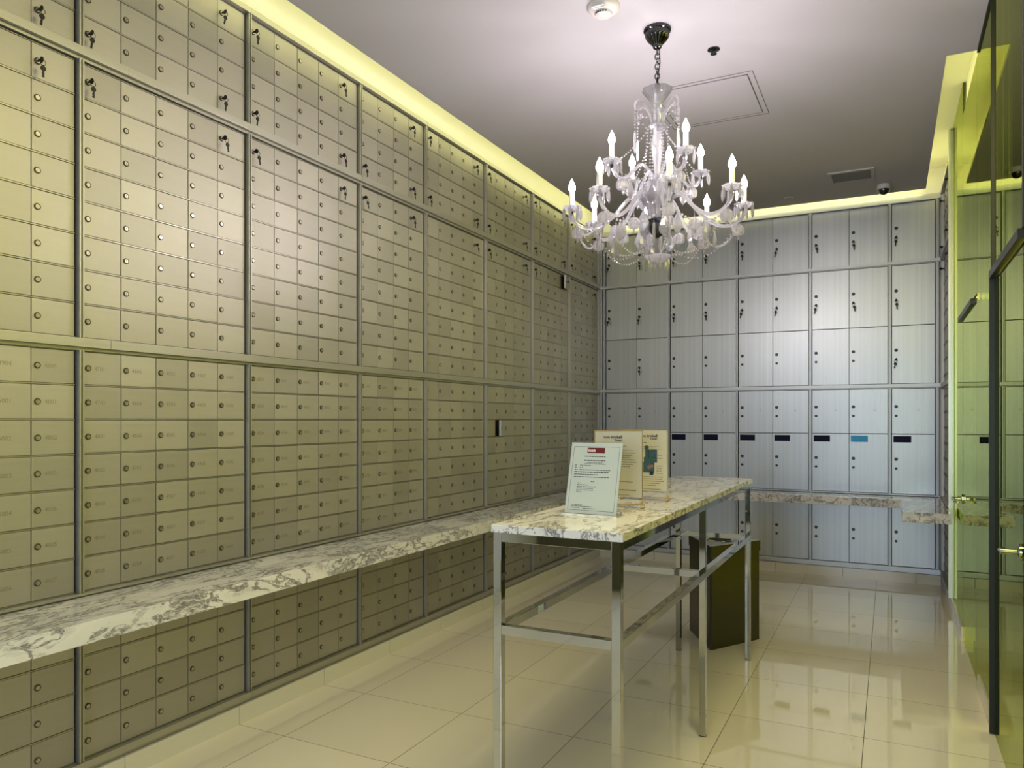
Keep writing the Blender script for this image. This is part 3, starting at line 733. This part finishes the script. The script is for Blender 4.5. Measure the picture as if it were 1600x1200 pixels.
# vent
V = thing('ceiling_vent', 'rectangular grey ceiling air vent near the far lockers', 'vent', (-0.29, 6.93, CH))
bm = bmesh.new()
for b in ((-0.178, 0.178, -0.155, -0.125), (-0.178, 0.178, 0.125, 0.155), (-0.178, -0.150, -0.125, 0.125), (0.150, 0.178, -0.125, 0.125)): box(bm, *b, -0.010, 0)
part('vent_frame', bm, M['ceil'], V, bev=0.001)
bm = bmesh.new(); box(bm, -0.15, 0.15, -0.125, 0.125, -0.001, 0); part('backing', bm, M['inner'], V)
for k in range(9):
    bm = bmesh.new(); yy = -0.115+k*0.0285
    v = [bm.verts.new(p) for p in ((-0.15, yy, -0.0015), (0.15, yy, -0.0015), (0.15, yy+0.016, -0.009), (-0.15, yy+0.016, -0.009), (-0.15, yy-0.0015, -0.0025), (0.15, yy-0.0015, -0.0025), (0.15, yy+0.0145, -0.010), (-0.15, yy+0.0145, -0.010))]
    for f in ((0, 1, 2, 3), (7, 6, 5, 4), (0, 4, 5, 1), (2, 6, 7, 3), (0, 3, 7, 4), (1, 5, 6, 2)): bm.faces.new([v[i] for i in f])
    part('slat', bm, M['vent'], V)
# dome camera
dc = thing('dome_camera', 'white ceiling security camera with black dome by the far wall', 'camera', (-0.045, 7.33, CH))
bm = bmesh.new(); lathe(bm, [(0.050, 0), (0.056, -0.006), (0.056, -0.036), (0.050, -0.042), (0.0, -0.042)], 28); part('mount', bm, M['plastic'], dc, True)
bm = bmesh.new(); lathe(bm, [(0.046*math.cos(t), -0.0425-0.046*math.sin(t)) for t in [i*PI/12 for i in range(7)]], 24); part('dome', bm, M['dome'], dc, True)

# ------------------------------------------------------------------ chandelier
CX, CY = -1.10, 3.865
CD = thing('chandelier', 'crystal chandelier with twelve lit candle bulbs hanging from the ceiling', 'chandelier', (CX, CY, 0))
def cz(y): return 1.5+(656-y)/1160*3.94      # height of a feature seen at the chandelier's axis
bm = bmesh.new(); lathe(bm, [(0.070, CH), (0.070, CH-0.014), (0.062, CH-0.018), (0.062, CH-0.040), (0.050, CH-0.060), (0.030, CH-0.080), (0.022, CH-0.094), (0.022, CH-0.100), (0.010, CH-0.106)], 48, scallop=0.03, ns=24)
part('canopy', bm, M['silver'], CD, True)
bm = bmesh.new()   # chain
z = CH-0.108; k = 0
while z > cz(132):
    a = 0 if k % 2 else PI/2; pts = []
    for i in range(11):
        t = 2*PI*i/10; x = 0.0125*math.cos(t); pts.append((x*math.cos(a), x*math.sin(a), z-0.012+0.018*math.sin(t)))
    tube(bm, pts, 0.0034, 5, cap=False); z -= 0.026; k += 1
tube(bm, [(0.010, 0.004, CH-0.10), (0.014, 0.002, CH-0.18), (0.006, -0.01, CH-0.26), (0.002, 0, cz(137))], 0.003, 6)
part('chain', bm, M['silver'], CD)
# central column of turned crystal
bm = bmesh.new()
lathe(bm, [(0.010, cz(192)), (0.022, cz(186)), (0.020, cz(172)), (0.030, cz(160)), (0.060, cz(148)), (0.078, cz(141)), (0.080, cz(140)), (0.074, cz(141.5)), (0.026, cz(158)), (0.006, cz(162))], 32, scallop=0.05, ns=8, cap=False)
part('top_dish', bm, M['dishglass'], CD, True)
bm = bmesh.new()
lathe(bm, [(0.008, cz(345)), (0.016, cz(345)), (0.020, cz(335)), (0.014, cz(318)), (0.030, cz(312)), (0.060, cz(296)), (0.072, cz(286)), (0.060, cz(284)), (0.024, cz(280)), (0.016, cz(272)), (0.020, cz(256)), (0.030, cz(236)), (0.034, cz(222)),
           (0.022, cz(210)), (0.020, cz(207)), (0.044, cz(203)), (0.050, cz(199)), (0.044, cz(195)), (0.020, cz(193)), (0.012, cz(192))], 12)
part('column', bm, M['crystal'], CD)
bm = bmesh.new(); lathe(bm, [(0.006, cz(372)), (0.024, cz(368)), (0.050, cz(358)), (0.062, cz(346)), (0.056, cz(344)), (0.010, cz(343))], 24, scallop=0.04, ns=12)
part('hub_bowl', bm, M['silver'], CD, True)
bm = bmesh.new(); lathe(bm, [(0.006, cz(400)), (0.012, cz(398)), (0.012, cz(374)), (0.006, cz(372))], 12); part('lower_stem', bm, M['crystal'], CD)
bm = bmesh.new(); lathe(bm, [(0.004, cz(412)), (0.040, cz(408)), (0.066, cz(402)), (0.069, cz(400)), (0.060, cz(400.5)), (0.006, cz(404))], 32, scallop=0.06, ns=8)
part('bottom_dish', bm, M['crystal'], CD, True)

def prism_mesh(name, L, r, n=6, m='crystal'):
    bm = bmesh.new(); sphere(bm, (0, 0, -0.005), 0.0045, 6, 4)
    lathe(bm, [(0.001, -0.010), (r*0.8, -0.016), (r, -L*0.55), (r*0.9, -L+0.014), (0.0008, -L)], n); return mk(bm, name, M[m])
ME_PR = prism_mesh('prism', 0.072, 0.0085, 4); ME_SP = prism_mesh('spear_drop', 0.125, 0.0088, 4)
bm = bmesh.new(); sphere(bm, (0, 0, -0.006), 0.005, 6, 4); tube(bm, [(0, 0, 0.03), (0, 0, -0.012)], 0.0012, 4)
lathe(bm, [(0.002, -0.012), (0.020, -0.019), (0.030, -0.036), (0.029, -0.060), (0.021, -0.068), (0.004, -0.062)], 20, scallop=0.10, ns=10)
lathe(bm, [(0.001, -0.068), (0.007, -0.078), (0.001, -0.094)], 6); ME_BELL = mk(bm, 'bell_drop', M['bead'])
bm = bmesh.new(); sphere(bm, (0, 0, -0.005), 0.005, 6, 4)
rs = [ring(bm, [(w_*math.cos(2*PI*i/8)*1.0, w_*math.sin(2*PI*i/8)*0.35, zz) for i in range(8)]) for w_, zz in ((0.002, -0.012), (0.012, -0.030), (0.026, -0.060), (0.029, -0.080), (0.018, -0.102), (0.001, -0.115))]
skin(bm, rs); ME_PEAR = mk(bm, 'pear_drop', M['crystal'])
bm = bmesh.new(); lathe(bm, [(0.004, -0.010), (0.020, -0.008), (0.036, 0.002), (0.046, 0.014), (0.048, 0.016), (0.044, 0.016), (0.032, 0.006), (0.014, 0.002), (0.004, 0.002)], 32, scallop=0.10, ns=8)
ME_DISH = mk(bm, 'drip_dish', M['dishglass'], True)
bm = bmesh.new(); lathe(bm, [(0.0135, 0.002), (0.0135, 0.092), (0.010, 0.094), (0.006, 0.094)], 16); ME_CAND = mk(bm, 'candle', M['candle'], True)
bm = bmesh.new(); lathe(bm, [(0.006, 0.0945), (0.011, 0.099), (0.0175, 0.112), (0.0185, 0.122), (0.014, 0.138), (0.007, 0.154), (0.001, 0.168)], 12); ME_BULB = mk(bm, 'bulb', M['bulb'], True)
bm = bmesh.new(); lathe(bm, [(0.004, -0.026), (0.010, -0.020), (0.008, -0.012), (0.012, -0.010)], 10); ME_CUP = mk(bm, 'cup', M['silver'], True)

def make_arm(name, path, r, phi, tip, nprism, bell):
    """arm built along local +x, turned about the column; tip = (radius, height of the drip dish)"""
    bm = bmesh.new(); tube(bm, smooth_path([(p[0], 0, p[1]) for p in path], 5), r, 8); me = mk(bm, name, M['crystal'], True)
    return me
def place_arm(me, phi, tip, nprism, bell, rot0):
    a = link(me, 'arm', CD, (0, 0, 0), (0, 0, phi)); q = (tip[0], 0, tip[1])
    link(ME_CUP, 'cup', a, q); link(ME_DISH, 'drip_dish', a, q); link(ME_CAND, 'candle', a, q); link(ME_BULB, 'bulb', a, q)
    for k in range(nprism):
        t = 2*PI*(k+0.5)/nprism+rot0
        link(ME_PR, 'prism', a, (tip[0]+0.047*math.cos(t), 0.047*math.sin(t), tip[1]+0.014))
    if bell: link(ME_BELL, 'bell_drop', a, (tip[0]-0.03, 0.0, tip[1]-0.080))
    return a
LT = (0.452, 2.622); UT = (0.270, 2.832)
low = make_arm('arm', [(0.045, 2.560), (0.060, 2.640), (0.100, 2.690), (0.155, 2.670), (0.230, 2.585), (0.310, 2.530), (0.390, 2.528), (0.440, 2.565), (0.452, 2.600)], 0.0100, 0, LT, 6, True)
upp = make_arm('arm', [(0.030, 2.745), (0.050, 2.815), (0.095, 2.845), (0.140, 2.810), (0.190, 2.765), (0.240, 2.768), (0.268, 2.808)], 0.0088, 0, UT, 6, False)
TH0 = math.atan(590/1160)
lowphi = [math.radians(d)+TH0 for d in (-94, -49, -4, 41, 86, 131, 176, 221)]
uppphi = [math.radians(d)+TH0 for d in (-70, 20, 110, 200)]
for i, p in enumerate(lowphi): place_arm(low, p, LT, 7, True, i*0.3)
for i, p in enumerate(uppphi): place_arm(upp, p, UT, 6, False, i*0.3)
# bead swags
def swag(p0, p1, sag, r=0.0070, sp=0.0195, name='bead_swag'):
    p0, p1 = Vector(p0), Vector(p1); n = max(5, int((p1-p0).length*1.12/sp)); bm = bmesh.new()
    for i in range(n+1):
        t = i/n; p = p0.lerp(p1, t); p.z -= sag*4*t*(1-t)
        sphere(bm, p, r, 6, 4)
    return part(name, bm, M['bead'], CD)
def pol(r, a, z): return (r*math.cos(a), r*math.sin(a), z)
for i in range(8):
    a, b = lowphi[i], lowphi[(i+1) % 8]
    swag(pol(0.43, a, 2.53), pol(0.43, b, 2.53), 0.075)
    m_ = (a+((b-a) % (2*PI))/2)
    swag(pol(0.06, a, 2.42), pol(0.40, a, 2.50), 0.10, 0.0048)
for i in range(4):
    a, b = uppphi[i], uppphi[(i+1) % 4]
    swag(pol(0.25, a, 2.80), pol(0.25, b, 2.80), 0.07, 0.0048)
    swag(pol(0.045, a, cz(200)), pol(0.25, a, 2.84), 0.02, 0.0048)
# scrolls near the top, each with bead chain and spear drop
bm = bmesh.new()
sp_ = [(0.030, cz(196)), (0.040, cz(182)), (0.062, cz(168)), (0.090, cz(160)), (0.118, cz(161)), (0.128, cz(168)), (0.120, cz(175)), (0.106, cz(174)), (0.103, cz(168))]
tube(bm, smooth_path([(p[0], 0, p[1]) for p in sp_], 4), 0.0058, 8); ME_SCR = mk(bm, 'scroll', M['bead'], True)
bm = bmesh.new()
for k in range(7): sphere(bm, (0.128, 0, cz(172)-0.012-0.0155*k), 0.0058 if k % 2 else 0.0044, 6, 4)
ME_CH = mk(bm, 'bead_chain', M['bead'])
for k in range(6):
    ang = TH0+0.25+k*PI/3
    s = link(ME_SCR, 'scroll', CD, (0, 0, 0), (0, 0, ang))
    link(ME_CH, 'bead_chain', s); link(ME_SP, 'spear_drop', s, (0.128, 0, cz(172)-0.118))
    swag(pol(0.115, ang, cz(176)), pol(0.115, ang+PI/3, cz(176)), 0.05, 0.0050)
    swag(pol(0.05, ang+0.5, cz(200)), pol(0.070, ang+0.5, cz(285)), -0.0, 0.0052)
# drops round the bowls
for k in range(10):
    a = 2*PI*k/10+0.2; link(ME_PEAR if k % 2 else ME_PR, 'pear_drop' if k % 2 else 'prism', CD, pol(0.072, a, cz(288)), (0, 0, a+PI/2))
for k in range(12):
    a = 2*PI*k/12; link(ME_SP if k % 2 else ME_PR, 'spear_drop' if k % 2 else 'prism', CD, pol(0.064, a, cz(348)), (0, 0, a))
for k in range(8):
    a = lowphi[k]+PI/8; link(ME_PEAR, 'pear_drop', CD, pol(0.20+0.06*(k % 2), a, 2.56), (0, 0, a+PI/2))
    a = lowphi[k]; link(ME_PEAR, 'pear_drop', CD, pol(0.30, a, 2.515), (0, 0, a+PI/2))
    link(ME_BELL, 'bell_drop', CD, pol(0.22, a+0.1, 2.545))
for k in range(6):
    a = 2*PI*k/6; link(ME_PR, 'prism', CD, pol(0.060, a, cz(402)))
for k in range(4):
    for q in (0.16, 0.21): link(ME_BELL if q > .2 else ME_PEAR, 'bell_drop' if q > .2 else 'pear_drop', CD, pol(q, uppphi[k], 2.77), (0, 0, uppphi[k]+PI/2))

bake_texts()
